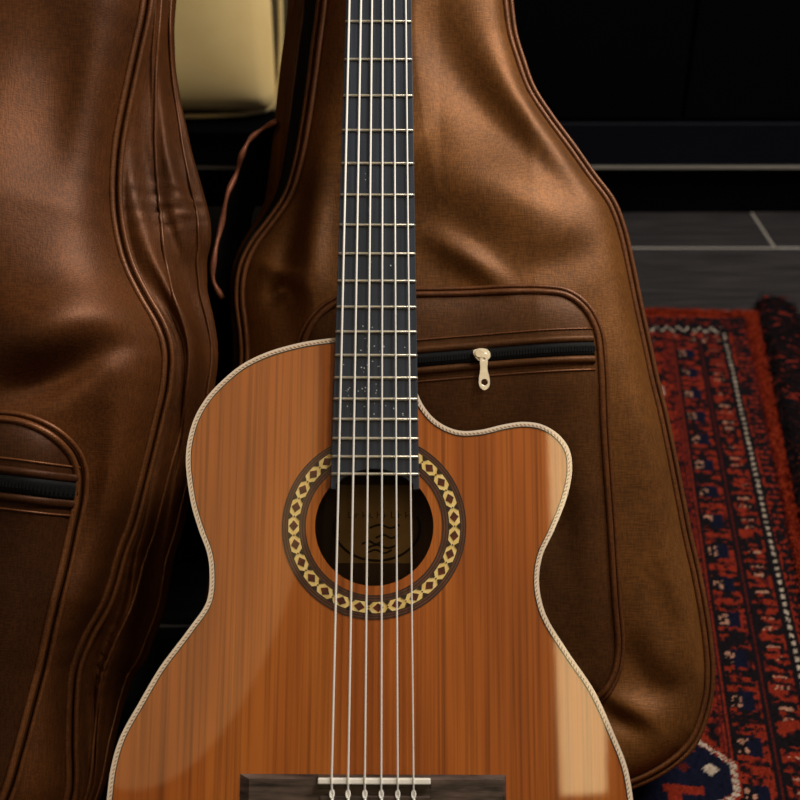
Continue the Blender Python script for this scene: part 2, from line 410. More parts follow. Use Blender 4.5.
def gig_bag(fr, outline_px, top_local, mat, label, folds, puff, depth, flareR, flareL, pocket, gus_wr, seed, bulge=((0, 1), (0, 0)), crinkle=(), rim=0.0):
    root = empty('gig_bag', fr, label, 'guitar bag', 'padded brown guitar bags')
    right = [fr.px(*q) for q in outline_px['right']]; left = [fr.px(*q) for q in outline_px['left']]
    loop = resample(catmull(list(left) + list(outline_px.get('bottom_local', [])) + list(right) + list(top_local), 8, True), .006, True)
    loop = ccw(loop); N = normals2(loop)              # ccw: right of travel = outward
    ff = fold_field(fr, folds)
    def zf(u, v):
        d = segdist(u, v, loop[::3]); e = 1 - np.exp(-d / .022)
        dome = .018 * (1 - np.exp(-d / .075)) + np.interp(v, bulge[0], bulge[1]) * (1 - np.exp(-d / .05))
        cu_ = (loop[:, 0].max() + loop[:, 0].min()) / 2; sm_ = np.clip((u - cu_) / .08 + .2, 0, 1)
        dome = dome + rim * (1 - np.exp(-d / .015)) * np.exp(-d / .12) * sm_
        return puff * e + dome + e * 1.6 * ff(u, v) + .003 * e * noise2(u * 14, v * 11, 1, seed) + .0005 * e * noise2(u * 45, v * 38, 1, seed + 1) - .0025 * np.exp(-d / .003)
    V, Fc = panel_mesh(loop, zf, 300, 150)
    obj('front_panel', V, Fc, mat, root, smooth=True)
    # front piping (cord on the panel's edge) and the seam cord just outside it
    z0 = np.zeros(len(loop))
    obj('piping', *tube(np.c_[loop, z0 + .0015], .0026, 10, True), M['piping'], root, smooth=True, )
    # flare of the gusset, per outline point
    sx, sy = fr.toscreen(np.c_[loop, z0]); midu = np.interp(loop[:, 1], [loop[:, 1].min(), loop[:, 1].max()], [0, 0])
    cu = (loop[:, 0].max() + loop[:, 0].min()) / 2
    isr = N[:, 0] > 0
    tabR = np.array(flareR, float); tabL = np.array(flareL, float)
    wpx = np.where(isr, np.interp(sy, tabR[:, 0], tabR[:, 1]), np.interp(sy, tabL[:, 0], tabL[:, 1]))
    scale = FPX / (((fr.o + loop[:, :1] * fr.u + loop[:, 1:] * fr.v) - CAM) @ F_)
    fl = wpx / scale; k = np.ones(5) / 5
    for _ in range(3): fl = np.convolve(np.r_[fl[-2:], fl, fl[:2]], k, 'valid')
    dv = depth * np.clip(.42 + (loop[:, 1] - loop[:, 1].min()) / .24, .42, 1)
    gv = lambda t: -dv * (.10 + .42 * t)
    def gus(t, extra=0.0):
        s = np.arange(len(loop)) * .006
        wr = gus_wr * math.sin(math.pi * min(t, 1)) * (noise2(s * 9 + t * 3, t * 2.0 + 0 * s, 1, seed + 3) * 2 + noise2(s * 32 + t * 9, t * 5 + 0 * s, 1, seed + 4))
        sp = math.sin(math.pi * min(t, 1)) ** .6
        for (yc, wd, am, fq) in crinkle: wr = wr + am * sp * np.exp(-((sy - yc) / wd) ** 2) * np.sin(sy * fq + 5 * t) * isr
        off = fl * t + .0035
        bulge = .30 * fl * math.sin(math.pi * t)
        return np.c_[loop + N * (off)[:, None], gv(t) + .35 * bulge + wr + extra]
    obj('seam_cord', *tube(np.c_[loop + N * .0058, z0 - .002], .0023, 8, True), M['piping'], root, smooth=True)
    rings = [np.c_[loop, z0 - .001], np.c_[loop + N * .003, z0 - .005]] + [gus(t) for t in np.linspace(0.05, 1, 22)]
    lastz = gus(1.0)
    for q in np.linspace(.15, 1, 7):
        rings.append(np.c_[loop + N * (fl * (1 - .9 * q ** 1.5) + .0035 * (1 - q))[:, None], lastz[:, 2] * (1 - q) + q * -dv])
    obj('gusset', *loft(rings), mat, root, smooth=True)
    Vb, Fb = panel_mesh(loop, lambda u, v: -depth * np.clip(.42 + (v - loop[:, 1].min()) / .24, .42, 1) - .004 * (1 - np.exp(-segdist(u, v, loop[::6]) / .02)), 90, 40)
    obj('back_panel', Vb, [f[::-1] for f in Fb], M['lining'], root, smooth=True)
    # pocket
    pk = resample(catmull([on_px(fr, zf, *q) for q in pocket['outline']], 8, True), .004, True); pk = ccw(pk)
    ph, pp = pocket['lift'], pocket['puff']
    pff = fold_field(fr, pocket.get('folds', []))
    def pz(u, v):
        d = segdist(u, v, pk[::2]); e = 1 - np.exp(-d / .014)
        return zf(u, v) + ph + pp * e + e * pff(u, v) + .0014 * e * noise2(u * 25, v * 16, 1, seed + 7)
    Vp, Fp = panel_mesh(pk, pz, 140, 90)
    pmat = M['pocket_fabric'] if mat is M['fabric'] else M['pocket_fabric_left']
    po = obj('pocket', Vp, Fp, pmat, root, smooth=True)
    zs = zf(pk[:, 0], pk[:, 1])
    Np = normals2(pk)
    sidev = [np.c_[pk, zs + ph], np.c_[pk + Np * .002, zs + ph * .5], np.c_[pk + Np * .0025, zs - .002]]
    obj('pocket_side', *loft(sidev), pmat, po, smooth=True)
    obj('pocket_piping', *tube(np.c_[pk, zs + ph + .001], .0027, 10, True), M['piping'], po, smooth=True)
    obj('pocket_seam_cord', *tube(np.c_[pk + Np * .0052, zs + ph * .35], .0020, 8, True), M['piping'], po, smooth=True)
    zp = np.array([on_px(fr, pz, *q) for q in pocket['zip']]); zpath = catmull(zp, 8)
    zw = pocket['zip_width']
    obj('zipper', *ribbon(zpath, zw, pz, .0016, .002, .0007), M['black_tape'], po, smooth=True)
    Pz = resample(zpath, .0024); Tz = []
    for i, q in enumerate(Pz):                                      # coil teeth
        z_ = float(pz(np.array([q[0]]), np.array([q[1]]))[0]) + .0022
        s_ = .0011; Tz.append(box(q[0] - .0007, q[0] + .0007, q[1] - .0022, q[1] + .0022, z_, z_ + .0008))
    stuff(obj('zipper_teeth', *joinm(*Tz), M['black_tape'], po))
    Nz = normals2(zpath, False)
    for sgn in (-1, 1):
        for off, wd, rd in ((zw * .5 + .0030, .0062, .0014),):
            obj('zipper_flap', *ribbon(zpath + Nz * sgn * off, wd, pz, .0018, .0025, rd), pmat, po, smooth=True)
        obj('stitch_ridge', *tube(on_surf(resample(zpath + Nz * sgn * (zw * .5 + .0115), .006), pz, .0002), .0009, 6), M['piping'], po, smooth=True)
    return root, zf, pz, loop, N, fl, gus, po

# right bag (behind the guitar)
frB = bag_frame(.712, .055, BL, .02, 0.0)
bottom = dict(
    right=[(688, 743), (698, 722), (705, 695), (706.5, 670), (705, 648), (702, 624), (693.6, 577), (683.6, 534), (677, 500), (660, 416), (651, 380), (644, 347), (634, 301), (626.5, 264), (618, 228), (608, 203), (589, 177.5), (569, 149), (546, 118), (527.5, 89), (517, 60), (509, 33), (504.8, 0)],
    left=[(325, 0), (320, 40), (315, 80), (309, 122), (302, 160), (291, 196), (274, 222), (256, 246), (246, 268), (243, 297), (247, 334), (248, 360), (240, 420), (228, 500), (218, 570), (212, 640), (216, 700), (240, 750), (290, 782)],
    bottom_local=[frB.px(*q) for q in [(360, 798), (440, 804), (520, 802), (580, 794), (632, 780), (664, 764)]])
tl = frB.px(325, 0); tr = frB.px(504.8, 0)
top_local = [(tr[0] - .012, tr[1] + .12), (tr[0] - .016, tr[1] + .30), (tr[0] - .05, tr[1] + .37), ((tl[0] + tr[0]) / 2, tr[1] + .39), (tl[0] + .04, tl[1] + .37), (tl[0] + .01, tl[1] + .30), (tl[0] + .004, tl[1] + .12)]
foldsB = [
    ([(432, 0), (470, 80), (530, 150), (578, 205)], .017, -.008),
    ([(418, 150), (480, 190), (560, 222)], .024, .008),
    ([(425, 235), (470, 262), (508, 292)], .008, .005),
    ([(500, 60), (545, 130), (590, 190)], .010, .005),
    ([(600, 240), (560, 262), (520, 275)], .012, -.003),
    ([(600, 700), (640, 715), (672, 745)], .008, .0035),
    ([(585, 690), (620, 722), (655, 735)], .006, -.0035),
    ([(672, 565), (690, 620), (697, 670)], .010, .004),
    ([(655, 560), (672, 610), (680, 650)], .009, -.003),
    ([(625, 640), (660, 690), (690, 690)], .010, -.004),
    ([(620, 250), (648, 420), (680, 560)], .012, .004),
    ([(255, 262), (285, 270), (300, 290)], .006, .007),
    ([(262, 300), (285, 285), (302, 310)], .005, -.006),
    ([(300, 180), (285, 260), (290, 330)], .009, -.007),
    ([(322, 120), (312, 220), (308, 330)], .010, .008)]
pkB = dict(outline=[(450, 295.5), (540, 293), (566, 297), (584, 311), (595, 332), (599, 360), (602, 430), (608, 520), (613, 600), (616, 650), (611, 675), (597, 695), (560, 712), (450, 722), (340, 715), (296, 690), (282, 640), (290, 520), (298, 420), (303, 350), (315, 322), (340, 303), (390, 297)],
           lift=.006, puff=.007, zip=[(318, 372), (415, 361), (500, 354), (594, 349)], zip_width=.0115,
           folds=[([(420, 440), (520, 480), (590, 560)], .02, -.004), ([(575, 440), (592, 560), (596, 660)], .010, .004)])
flR = [(-400, 12), (0, 11), (50, 11), (95, 14), (136, 17), (200, 10), (270, 9), (400, 9), (530, 14), (617, 9), (700, 7), (800, 6)]
flL = [(-400, 30), (0, 40), (60, 40), (100, 39), (125, 38), (165, 36), (200, 30), (230, 24), (260, 21), (300, 15), (360, 20), (500, 14), (800, 8)]
bagB, zfB, pzB, loopB, NB, flB, gusB, pocketB = gig_bag(frB, bottom, top_local, M['fabric'],
    'brown padded guitar bag standing behind the guitar, reaching over the red rug', foldsB, .012, .092, flR, flL, pkB, .004, 11, (tuple(np.linspace(-.1, 1.1, 60)), tuple(.014 * np.exp(-((np.linspace(-.1, 1.1, 60) - .36) / .13) ** 2) - .034 * np.clip(1 - np.linspace(-.1, 1.1, 60) / .34, 0, 1))), rim=.022)
# black zip band along the left edge of the right bag
def side_strip(root, name, loop, N, gus, t0, t1, sel, lift, mat, steps=8):
    idx = np.where(sel)[0]; cut = np.where(np.diff(idx) > 1)[0]
    if len(cut): idx = np.r_[idx[cut[0] + 1:], idx[:cut[0] + 1]]
    rings = []
    for t in np.linspace(t0, t1, steps):
        G = gus(t)[idx]; G[:, 2] += lift; G[:, :2] += N[idx] * lift * .5; rings.append(G)
    R0 = rings[0].copy(); R0[:, 2] -= .006; R1 = rings[-1].copy(); R1[:, 2] -= .006
    return obj(name, *loft([R0] + rings + [R1], False), mat, root, smooth=True), idx
selL = (NB[:, 0] < -.3) & (loopB[:, 1] > frB.px(240, 760)[1]) & (loopB[:, 1] < top_local[-2][1])
zb, idxL = side_strip(bagB, 'side_zipper', loopB, NB, gusB, .06, .42, selL, .0035, M['black_tape'])
G = gusB(.46)[idxL]; G[:, 2] += .002
obj('zipper_edge_cord', *tube(G, .0018, 6), M['piping'], bagB, smooth=True)
# torn-open flap hanging at the left of the bag: dark sheet with a piped edge
fe = [(277, 121), (262, 128), (251, 138), (243, 154), (236, 172), (228, 195), (221, 224), (215, 255), (213, 280), (222, 298)]
fe = catmull([(*frB.px(x, y, -.03), -.03 + .004 * math.sin(x * .5)) for x, y in fe], 5)
inner = []
for i, q in enumerate(fe):
    s = i / (len(fe) - 1); x_, y_ = frB.toscreen(np.array([[q[0], q[1], q[2]]]))
    inner.append((*frB.px(262 + (0 if s > .5 else 26 * (1 - 2 * s)) - 20 * s, 125 + 180 * s, -.07), -.07))
inner = np.array(inner)
rings = [fe * (1 - t) + inner * t + np.c_[np.zeros((len(fe), 2)), np.full(len(fe), -.010 * math.sin(math.pi * t))] for t in np.linspace(0, 1, 8)]
fo = obj('side_flap', *loft(rings, False), M['lining'], bagB, smooth=True)
fo.modifiers.new('thick', 'SOLIDIFY').thickness = .002
obj('flap_piping', *tube(fe, .0024 + .0006 * np.sin(np.arange(len(fe)) * .9), 8), M['flap_edge'], fo, smooth=True)

# zip puller on the right bag's pocket
def puller(fr, zf, x, y, parent, z_add):
    u, v = on_px(fr, zf, x, y); z = float(zf(np.array([u]), np.array([v]))[0]) + z_add
    sl = parent
    body = ccw(catmull([(-.0065, .0035), (-.002, .0055), (.0045, .005), (.0075, .002), (.0075, -.002), (.004, -.0045), (-.003, -.004)], 4, True))
    me = prism(body + np.array([u, v]), z, z + .003)
    o = link('slider', me, M['chrome'], sl); b = o.modifiers.new('b', 'BEVEL'); b.width = .0012; b.segments = 3
    dome = circle(u - .0015, v + .0012, .0036, 20); me = prism(dome, z + .002, z + .0062); q = link('slider_bridge', me, M['chrome'], sl)
    b = q.modifiers.new('b', 'BEVEL'); b.width = .0015; b.segments = 3
    tab = catmull([(-.0028, .001), (.0030, .001), (.0032, -.012), (.0050, -.020), (.0045, -.0265), (.0008, -.0295), (-.0035, -.0265), (-.0042, -.020), (-.0030, -.012)], 5, True)
    tab = ccw(tab) + np.array([u + .002, v]); hole = circle(u + .0026, v - .0228, .0026, 20)
    slot = circle(u + .0022, v - .0035, .0011, 10)
    me = prism(tab, z + .0035, z + .0053, [hole, slot]); q = link('puller_tab', me, M['chrome'], sl)
    b = q.modifiers.new('b', 'BEVEL'); b.width = .0005; b.segments = 2; b.limit_method = 'ANGLE'
puller(frB, pzB, 480.5, 356, pocketB, .003)

# left bag
frA = bag_frame(.600, .055, math.radians(35), -.40, 0.0)
rp = [(66, 800), (68, 740), (69, 700), (72.5, 667), (85, 635), (104, 600), (119, 550), (128.5, 525), (142, 473), (156, 415), (162.5, 385), (164, 350), (157, 327), (140, 297), (124.5, 265), (115, 227), (112, 190), (115, 143), (123.5, 97), (133.5, 50), (143.5, 0)]
tr = frA.px(143.5, 0)
bl = frA.px(66, 800)
outA = dict(right=rp, left=[], bottom_local=[(bl[0] - .34, .06), (bl[0] - .25, .01), (bl[0] - .16, -.004), (bl[0] - .07, .004), (bl[0] - .02, .03)])
topA = [(tr[0] + .004, tr[1] + .12), (tr[0] - .02, tr[1] + .27), (tr[0] - .07, tr[1] + .35), (tr[0] - .15, tr[1] + .37), (tr[0] - .22, tr[1] + .33), (tr[0] - .25, tr[1] + .2), (tr[0] - .27, tr[1] + .02),
        (tr[0] - .31, tr[1] - .12), (tr[0] - .37, tr[1] - .25), (tr[0] - .40, tr[1] - .40), (bl[0] - .40, .16)]
foldsA = [
    ([(168, 334), (110, 352), (60, 382), (10, 395)], .010, -.011),
    ([(150, 300), (80, 330), (0, 345)], .022, .012),
    ([(152, 385), (132, 450), (112, 525), (85, 610)], .011, .013),
    ([(112, 400), (98, 460), (88, 530), (74, 600)], .014, -.013),
    ([(100, 560), (72, 640), (54, 720), (44, 800)], .010, .011),
    ([(60, 0), (75, 110), (60, 210)], .030, -.012),
    ([(115, 20), (95, 110), (96, 200)], .014, .008),
    ([(-40, 60), (-30, 200), (0, 300)], .04, .010),
    ([(60, 643), (78, 636), (90, 628)], .003, -.005),
    ([(56, 680), (70, 668), (76, 655)], .003, -.005)]
pkA = dict(outline=[(-120, 430), (0, 419.5), (30, 424), (55, 436), (72, 452), (80, 470), (80, 495), (73, 530), (62, 580), (50, 630), (36, 690), (20, 750), (6, 795), (-30, 860), (-110, 880), (-200, 860), (-230, 700), (-215, 520), (-180, 450)],
           lift=.010, puff=.012, zip=[(-205, 470), (-100, 476), (0, 483), (78, 492)], zip_width=.0135,
           folds=[([(0, 560), (30, 640), (0, 720)], .02, .004)])
flRA = [(-400, 10), (0, 11), (50, 26), (100, 49), (143, 67), (187, 80), (227, 84), (267, 75), (327, 43), (380, 34), (420, 38), (475, 36), (547, 38), (600, 45), (650, 57), (700, 38), (740, 31), (800, 19), (1000, 12)]
bagA, zfA, pzA, loopA, NA, flA, gusA, pocketA = gig_bag(frA, outA, topA, M['fabric_left'],
    'dark red-brown padded guitar bag at the left edge with its crumpled side towards the guitar', foldsA, .016, .11, flRA, [(-400, 12), (1000, 12)], pkA, .012, 23, (tuple(np.linspace(-.1, 1.1, 60)), tuple(.026 * np.exp(-((np.linspace(-.1, 1.1, 60) - .40) / .15) ** 2) - .02 * np.clip(1 - np.linspace(-.1, 1.1, 60) / .38, 0, 1))), crinkle=((200, 22, .0035, .35), (660, 45, .0035, .42), (560, 25, .002, .3)), rim=.034)
selR = (NA[:, 0] > .3) & (loopA[:, 1] > .03) & (loopA[:, 1] < tr[1] + .25)
idx = np.where(selR)[0]
for t, r_ in ((.44, .0016), (.86, .0013)):
    G = gusA(t)[idx]; G[:, 2] += .0012
    obj('gusset_seam', *tube(G, r_, 6), M['piping'], bagA, smooth=True)

# ---------------------------------------------------------------- the guitar
T = math.radians(10.957)
Vg = math.cos(T) * U_ + math.sin(T) * F_; Ng = math.sin(T) * U_ - math.cos(T) * F_
P0 = CAM + .3707 * U_ + .9668 * F_ - .0168 * X_ - .008 * Ng
LB = .815                                            # nut to the end of the body
og = P0 - LB * (Vg + .0037 * X_)
frG = Frame(og, Vg + .0037 * X_, Ng)
gt = empty('classical_guitar', frG, 'glossy cedar-topped classical cutaway guitar with six nylon strings leaning in front of the bags', 'guitar')
D = lambda d: LB - d                                 # distance from nut -> local v
gp = lambda pts: [frG.px(*q) for q in pts]
leftpx = [(334, 338), (318, 340), (300, 343), (268, 352), (243, 364), (224, 379), (207, 397), (195, 417), (188, 440), (186, 460), (187.6, 481), (192, 507), (200, 533), (207, 552), (209.6, 570), (207, 601), (190, 627), (175, 647), (160, 667), (140, 701), (120, 737.5), (111, 768), (106.8, 800)]
rightpx = [(633, 800), (627, 767), (614, 733.5), (594, 690), (567, 650), (545.6, 614), (539, 584), (542, 557), (554, 530.6), (567, 497), (572, 470), (569.5, 450), (559.5, 435.5), (543, 425), (524, 422), (504, 424.5), (480, 430), (458, 430.5), (438.5, 422), (425, 408), (417, 392), (411, 372), (402, 350)]
L_ = gp(leftpx); R_ = gp(rightpx)
body = [*L_, (-.1905, .115), (-.186, .085), (-.170, .052), (-.135, .021), (-.075, .005), (0, 0), (.075, .005), (.135, .021), (.170, .052), (.184, .085), (.1865, .115), *R_]
bo = resample(catmull(body, 8), .0025)
bo = np.vstack([bo, [frG.px(398, 338)]]); bo = ccw(bo); Nb = normals2(bo)
def inset(d): return bo - Nb * d
SH = np.array(frG.px(374.2, 526)); RH = 59.8 / 1368
BT = .0765
me = prism(inset(.0038), -.0026, 0.0, [circle(*SH, RH, 120)]); link('soundboard', me, M['cedar'], gt)
# binding: ivory outer strip, dark line, rope purfling dashes
def strip(d0, d1, z0, z1): return loft([np.c_[inset(d), np.full(len(bo), z)] for d, z in ((d0, z0), (d0, z1), (d1, z1), (d1, z0))])
bd = obj('binding', *strip(0, .0034, -.004, .0006), M['binding'], gt)
bd['label'] = 'ivory binding with a fine rope pattern'
obj('purfling_line', *strip(.0034, .0041, -.002, .00035), M['dark_line'], bd)
dash = []; arc = resample(inset(.0023), .0030, True); Na = normals2(arc)
for i in range(len(arc)):
    q = arc[i]; n_ = Na[i]; tt = np.array([-n_[1], n_[0]]); a = q - n_ * .0008 - tt * .0009; b = q + n_ * .0008 + tt * .0009
    w_ = tt * .0006
    a, b = q + (a - q) * .8, q + (b - q) * .8; w_ = w_ * .8; V4 = [(*(a - w_), .0009), (*(a + w_), .0009), (*(b + w_), .0009), (*(b - w_), .0009), (*(a - w_), .0004), (*(a + w_), .0004), (*(b + w_), .0004), (*(b - w_), .0004)]
    dash.append((V4, [(0, 1, 2, 3), (4, 5, 1, 0), (5, 6, 2, 1), (6, 7, 3, 2), (7, 4, 0, 3)]))
stuff(obj('rope_purfling', *joinm(*dash), M['binding_dash'], bd))
obj('side', *loft([np.c_[inset(.0002), np.full(len(bo), z)] for z in (-.004, -.03, -.06, -BT)] + [np.c_[inset(.0025), np.full(len(bo), z)] for z in (-BT, -.05, -.003)]), M['side_wood'], gt)
link('back', prism(inset(.0002), -BT - .003, -BT), M['inner_wood'], gt)
link('heel_block', prism(np.array([(-.032, .45), (.014, .45), (.014, .480), (-.032, .480)]), -BT, -.0026), M['inner_wood'], gt)
obj('back_brace', *box(-.12, .10, .395, .403, -BT, -BT + .015), M['inner_wood'], gt)
obj('back_brace', *box(-.12, .12, .195, .203, -BT, -BT + .015), M['inner_wood'], gt)
# paper label seen through the sound hole
l0 = np.array(frG.px(338, 563, -BT)); l1 = np.array(frG.px(413, 500, -BT))
lb = obj('paper_label', *box(l0[0], l1[0], l0[1], l1[1] + .012, -BT, -BT + .0005), M['label'], gt)
lb['label'] = 'yellowed paper label inside the sound hole'
lc = np.array(frG.px(377, 528, -BT))
arcp = [(lc[0] + .034 * math.cos(a), lc[1] + .026 * math.sin(a), -BT + .0007) for a in np.linspace(math.radians(-200), math.radians(20), 40)]
obj('label_ring', *tube(arcp, .0010, 6), M['label_ink'], lb)
for k, (dx, dy, wx) in enumerate([(.006, .001, .012), (.008, -.007, .009), (-.004, -.012, .008), (.004, -.015, .012), (.002, -.019, .010)]):
    pts = catmull([(lc[0] + dx - wx, lc[1] + dy - .001, -BT + .0007), (lc[0] + dx - wx * .3, lc[1] + dy + .0015, -BT + .0007), (lc[0] + dx + wx * .4, lc[1] + dy - .001, -BT + .0007), (lc[0] + dx + wx, lc[1] + dy + .0015, -BT + .0007)], 6)
    obj('label_emblem', *tube(pts, .0008, 6), M['label_ink'], lb)
for k in range(9):                                   # row of small printed strokes, illegible in the photograph
    x_ = lc[0] - .023 + k * .0057; h_ = (.005, .0038)[k % 2]
    obj('label_letter', *joinm(box(x_, x_ + .0007, lc[1] + .008, lc[1] + .008 + h_, -BT + .0004, -BT + .0008), box(x_ + .0012 * (k % 2), x_ + .0026, lc[1] + .008 + (0, .0022, .0016)[k % 3], lc[1] + .0086 + (0, .0022, .0016)[k % 3], -BT + .0004, -BT + .0008)), M['label_ink'], lb)
# rosette
ro = obj('rosette', *annulus(*SH, 69.3 / 1368, 92.6 / 1368, -.0005, .0003), M['ros_brown'], gt)
s_ = 1 / 1368
for r0, r1 in ((69, 70.2), (71.9, 72.9), (74.6, 76.0), (86.4, 87.6), (89.2, 90.2), (91.8, 93)):
    obj('ring_line', *annulus(*SH, r0 * s_, r1 * s_, 0, .00045), M['ros_dark'], ro)
obj('mosaic_ground', *annulus(*SH, 75.8 * s_, 86.6 * s_, 0, .00052), M['ros_cream'], ro)
NP = 27
dm = mesh('mosaic_diamond', [(0, .0040, .0008), (.0033, 0, .0008), (0, -.0040, .0008), (-.0033, 0, .0008), (0, .0040, .0003), (.0033, 0, .0003), (0, -.0040, .0003), (-.0033, 0, .0003)],
          [(3, 2, 1, 0), (0, 1, 5, 4), (1, 2, 6, 5), (2, 3, 7, 6), (3, 0, 4, 7)]); dm.materials.append(M['ros_red'])
ct = [(-.0027, 0), (.0027, 0), (.0003, .0027), (-.0003, .0027)]
pm = mesh('mosaic_wedge', [(x, y, .0009) for x, y in ct] + [(x, y, .0003) for x, y in ct], [(0, 1, 2, 3), (4, 5, 1, 0), (5, 6, 2, 1), (6, 7, 3, 2), (7, 4, 0, 3)]); pm.materials.append(M['ros_dark'])
sd = mesh('mosaic_dot', [(x * .0006, y * .0008, z) for z in (.0009, .0003) for x, y in ((1, 0), (0, 1), (-1, 0), (0, -1))], [(0, 1, 2, 3), (4, 5, 1, 0), (5, 6, 2, 1), (6, 7, 3, 2), (7, 4, 0, 3)]); sd.materials.append(M['ros_dark'])
rm = 81.2 * s_; r_in, r_out = 75.8 * s_, 86.6 * s_
for k in range(NP):
    a = 2 * math.pi * (k + .5) / NP; am = a + math.pi / NP
    o = link('mosaic_diamond', dm, None, ro); o.location = (SH[0] + rm * math.cos(a), SH[1] + rm * math.sin(a), 0); o.rotation_euler = (0, 0, a)
    for r_, rot in ((r_in, am - math.pi / 2), (r_out, am + math.pi / 2)):
        o = link('mosaic_wedge', pm, None, ro); o.location = (SH[0] + r_ * math.cos(am), SH[1] + r_ * math.sin(am), 0); o.rotation_euler = (0, 0, rot)
    o = link('mosaic_dot', sd, None, ro); o.location = (SH[0] + rm * math.cos(am), SH[1] + rm * math.sin(am), 0); o.rotation_euler = (0, 0, am)
# fretboard
def wfb(d): return .0528 + (.0648 - .0528) * (d - .0709) / (.4331 - .0709)
dend = LB - frG.px(375, 489, .007)[1]
cx_ = 0.0005
hw = wfb(dend) / 2
arcR = RH - .0022
t0 = math.acos(min(1, (hw - .004) / arcR)) if hw - .004 < arcR else 0
endarc = [(SH[0] + arcR * math.cos(t), SH[1] + arcR * math.sin(t)) for t in np.linspace(t0, math.pi - t0, 26)]
fbP = [(-wfb(0) / 2, LB), (-hw, D(dend)), (endarc[-1][0], D(dend) - .0005)] + endarc[::-1] + [(endarc[0][0], D(dend) - .0005), (hw, D(dend)), (wfb(0) / 2, LB)]
me = prism(ccw(np.array(fbP)), 0.0004, .0068); fb = link('fretboard', me, M['ebony'], gt)
b = fb.modifiers.new('b', 'BEVEL'); b.width = .0009; b.segments = 2; b.limit_method = 'ANGLE'
for k in range(1, 20):
    d = .65 * (1 - 2 ** (-k / 12)); hwk = wfb(d) / 2 - .0003
    pts = [(-hwk, D(d), .0066), (-hwk + .0012, D(d), .0074), (0, D(d), .0074), (hwk - .0012, D(d), .0074), (hwk, D(d), .0066)]
    obj('fret', *tube(pts, .00115, 8), M['fret'], gt, smooth=True)
specks = []
for _ in range(46):
    k = random.choice([11, 12, 13, 13, 14, 14, 15, 15, 15, 16, 12, 13, 14, 17, 9, 6]); d0 = .65 * (1 - 2 ** (-k / 12)); d1 = .65 * (1 - 2 ** (-(k + 1) / 12))
    cx0 = random.choice([-.021, -.010, .0, .002, .012, .023, -.021, -.008]) + random.gauss(0, .003); d = d0 + (d1 - d0) * random.uniform(.2, .85); r_ = random.uniform(.0002, .0005)
    specks.append(box(cx0 - r_, cx0 + r_, D(d) - r_, D(d) + r_, .0068, .00695))
stuff(obj('dust_specks', *joinm(*specks), M['speck'], fb))
# neck, heel, headstock
rings = []
for d in np.linspace(.0, .30, 16):
    w2 = wfb(d) / 2 - .0006; a = np.linspace(0, math.pi, 17)
    rings.append(np.stack([w2 * np.cos(a), np.full(17, D(d)), -.0160 * np.sin(a) ** .75 + .0004], 1))
for d, dep in ((.312, .020), (.325, .045), (.333, .078)):
    w2 = wfb(d) / 2 - .0006; a = np.linspace(0, math.pi, 17)
    rings.append(np.stack([w2 * np.cos(a), np.full(17, D(d)), -dep * np.sin(a) ** .75 + .0004], 1))
V, Fc = loft(rings, False); Fc.append(tuple(range(17))[::-1]); Fc.append(tuple(range(len(V) - 17, len(V))))
obj('neck', V, Fc, M['neck_wood'], gt, smooth=True)
obj('nut', *box(-.026, .026, LB, LB + .005, 0, .0092), M['bone'], gt, bevel=.0008)
hs = np.array([(-.026, 0), (-.034, .03), (-.037, .17), (-.02, .188), (0, .182), (.02, .188), (.037, .17), (.034, .03), (.026, 0)])
slots = [np.array([(s * .021 - .006, .045), (s * .021 + .006, .045), (s * .021 + .006, .15), (s * .021 - .006, .15)]) for s in (-1, 1)]
me = prism(ccw(hs), -.018, 0, slots); h_ = link('headstock', me, M['neck_wood'], gt); h_.location = (0, LB + .004, .003); h_.rotation_euler = (math.radians(-10), 0, 0)
for sgn in (-1, 1):
    for k in range(3):
        y_ = .06 + k * .038
        tp = obj('tuner', *joinm(tube([(sgn * .010, y_, -.009), (sgn * .046, y_, -.009)], .0028, 10), tube([(sgn * .046, y_ , -.009), (sgn * .052, y_, -.009), (sgn * .060, y_, -.009)], [.0045, .0075, .005], 12)), M['gold'], h_, smooth=True)
# bridge, saddle, strings
bx0, bv0 = frG.px(239.5, 774.5, .004); bx1, _ = frG.px(506.5, 774.5, .004)
sxl, _ = frG.px(317.5, 781, .009); sxr, _ = frG.px(431, 781, .009)
bv = bv0; bl_ = .030
def chamf(x0, x1, y0, y1, z, c, side):
    V = [(x0, y0, 0), (x1, y0, 0), (x1, y1, 0), (x0, y1, 0)]; a0 = c if side < 0 else 0; a1 = c if side > 0 else 0
    V += [(x0 + a0, y0 + .003, z), (x1 - a1, y0 + .003, z), (x1 - a1, y1 - .003, z), (x0 + a0, y1 - .003, z)]
    return V, [(3, 2, 1, 0), (4, 5, 6, 7), (0, 1, 5, 4), (1, 2, 6, 5), (2, 3, 7, 6), (3, 0, 4, 7)]
br = obj('bridge', *joinm(chamf(bx0, sxl, bv - bl_, bv, .0045, .007, -1), chamf(sxr, bx1, bv - bl_, bv, .0045, .002, 1),
        box(sxl, sxr, bv - .0023, bv, 0, .0068), box(sxl, sxr, bv - bl_, bv - .0095, 0, .0042), box(sxl, sxr, bv - .0096, bv - .0022, 0, .002)), M['rosewood'], gt)
tb = obj('tie_block', *box(sxl + .0018, sxr - .0006, bv - .028, bv - .0135, .0035, .0092), M['rosewood'], br, bevel=.0008)
obj('tie_block_inlay', *box(sxl + .0018, sxr - .0006, bv - .0265, bv - .0240, .0088, .0096), M['bone'], tb)
sv = D(.650)
obj('saddle', *box(sxl + .0003, sxr - .0003, sv - .0022, sv + .0018, .002, .0118), M['bone'], br, bevel=.0007)
satx = [frG.px(x, 781, .012)[0] for x in (331.5, 348, 364.7, 381.2, 397.7, 413.5)]
topx = [frG.px(x, 0, .011)[0] for x in (349.4, 361, 372, 382.8, 394, 405.8)]
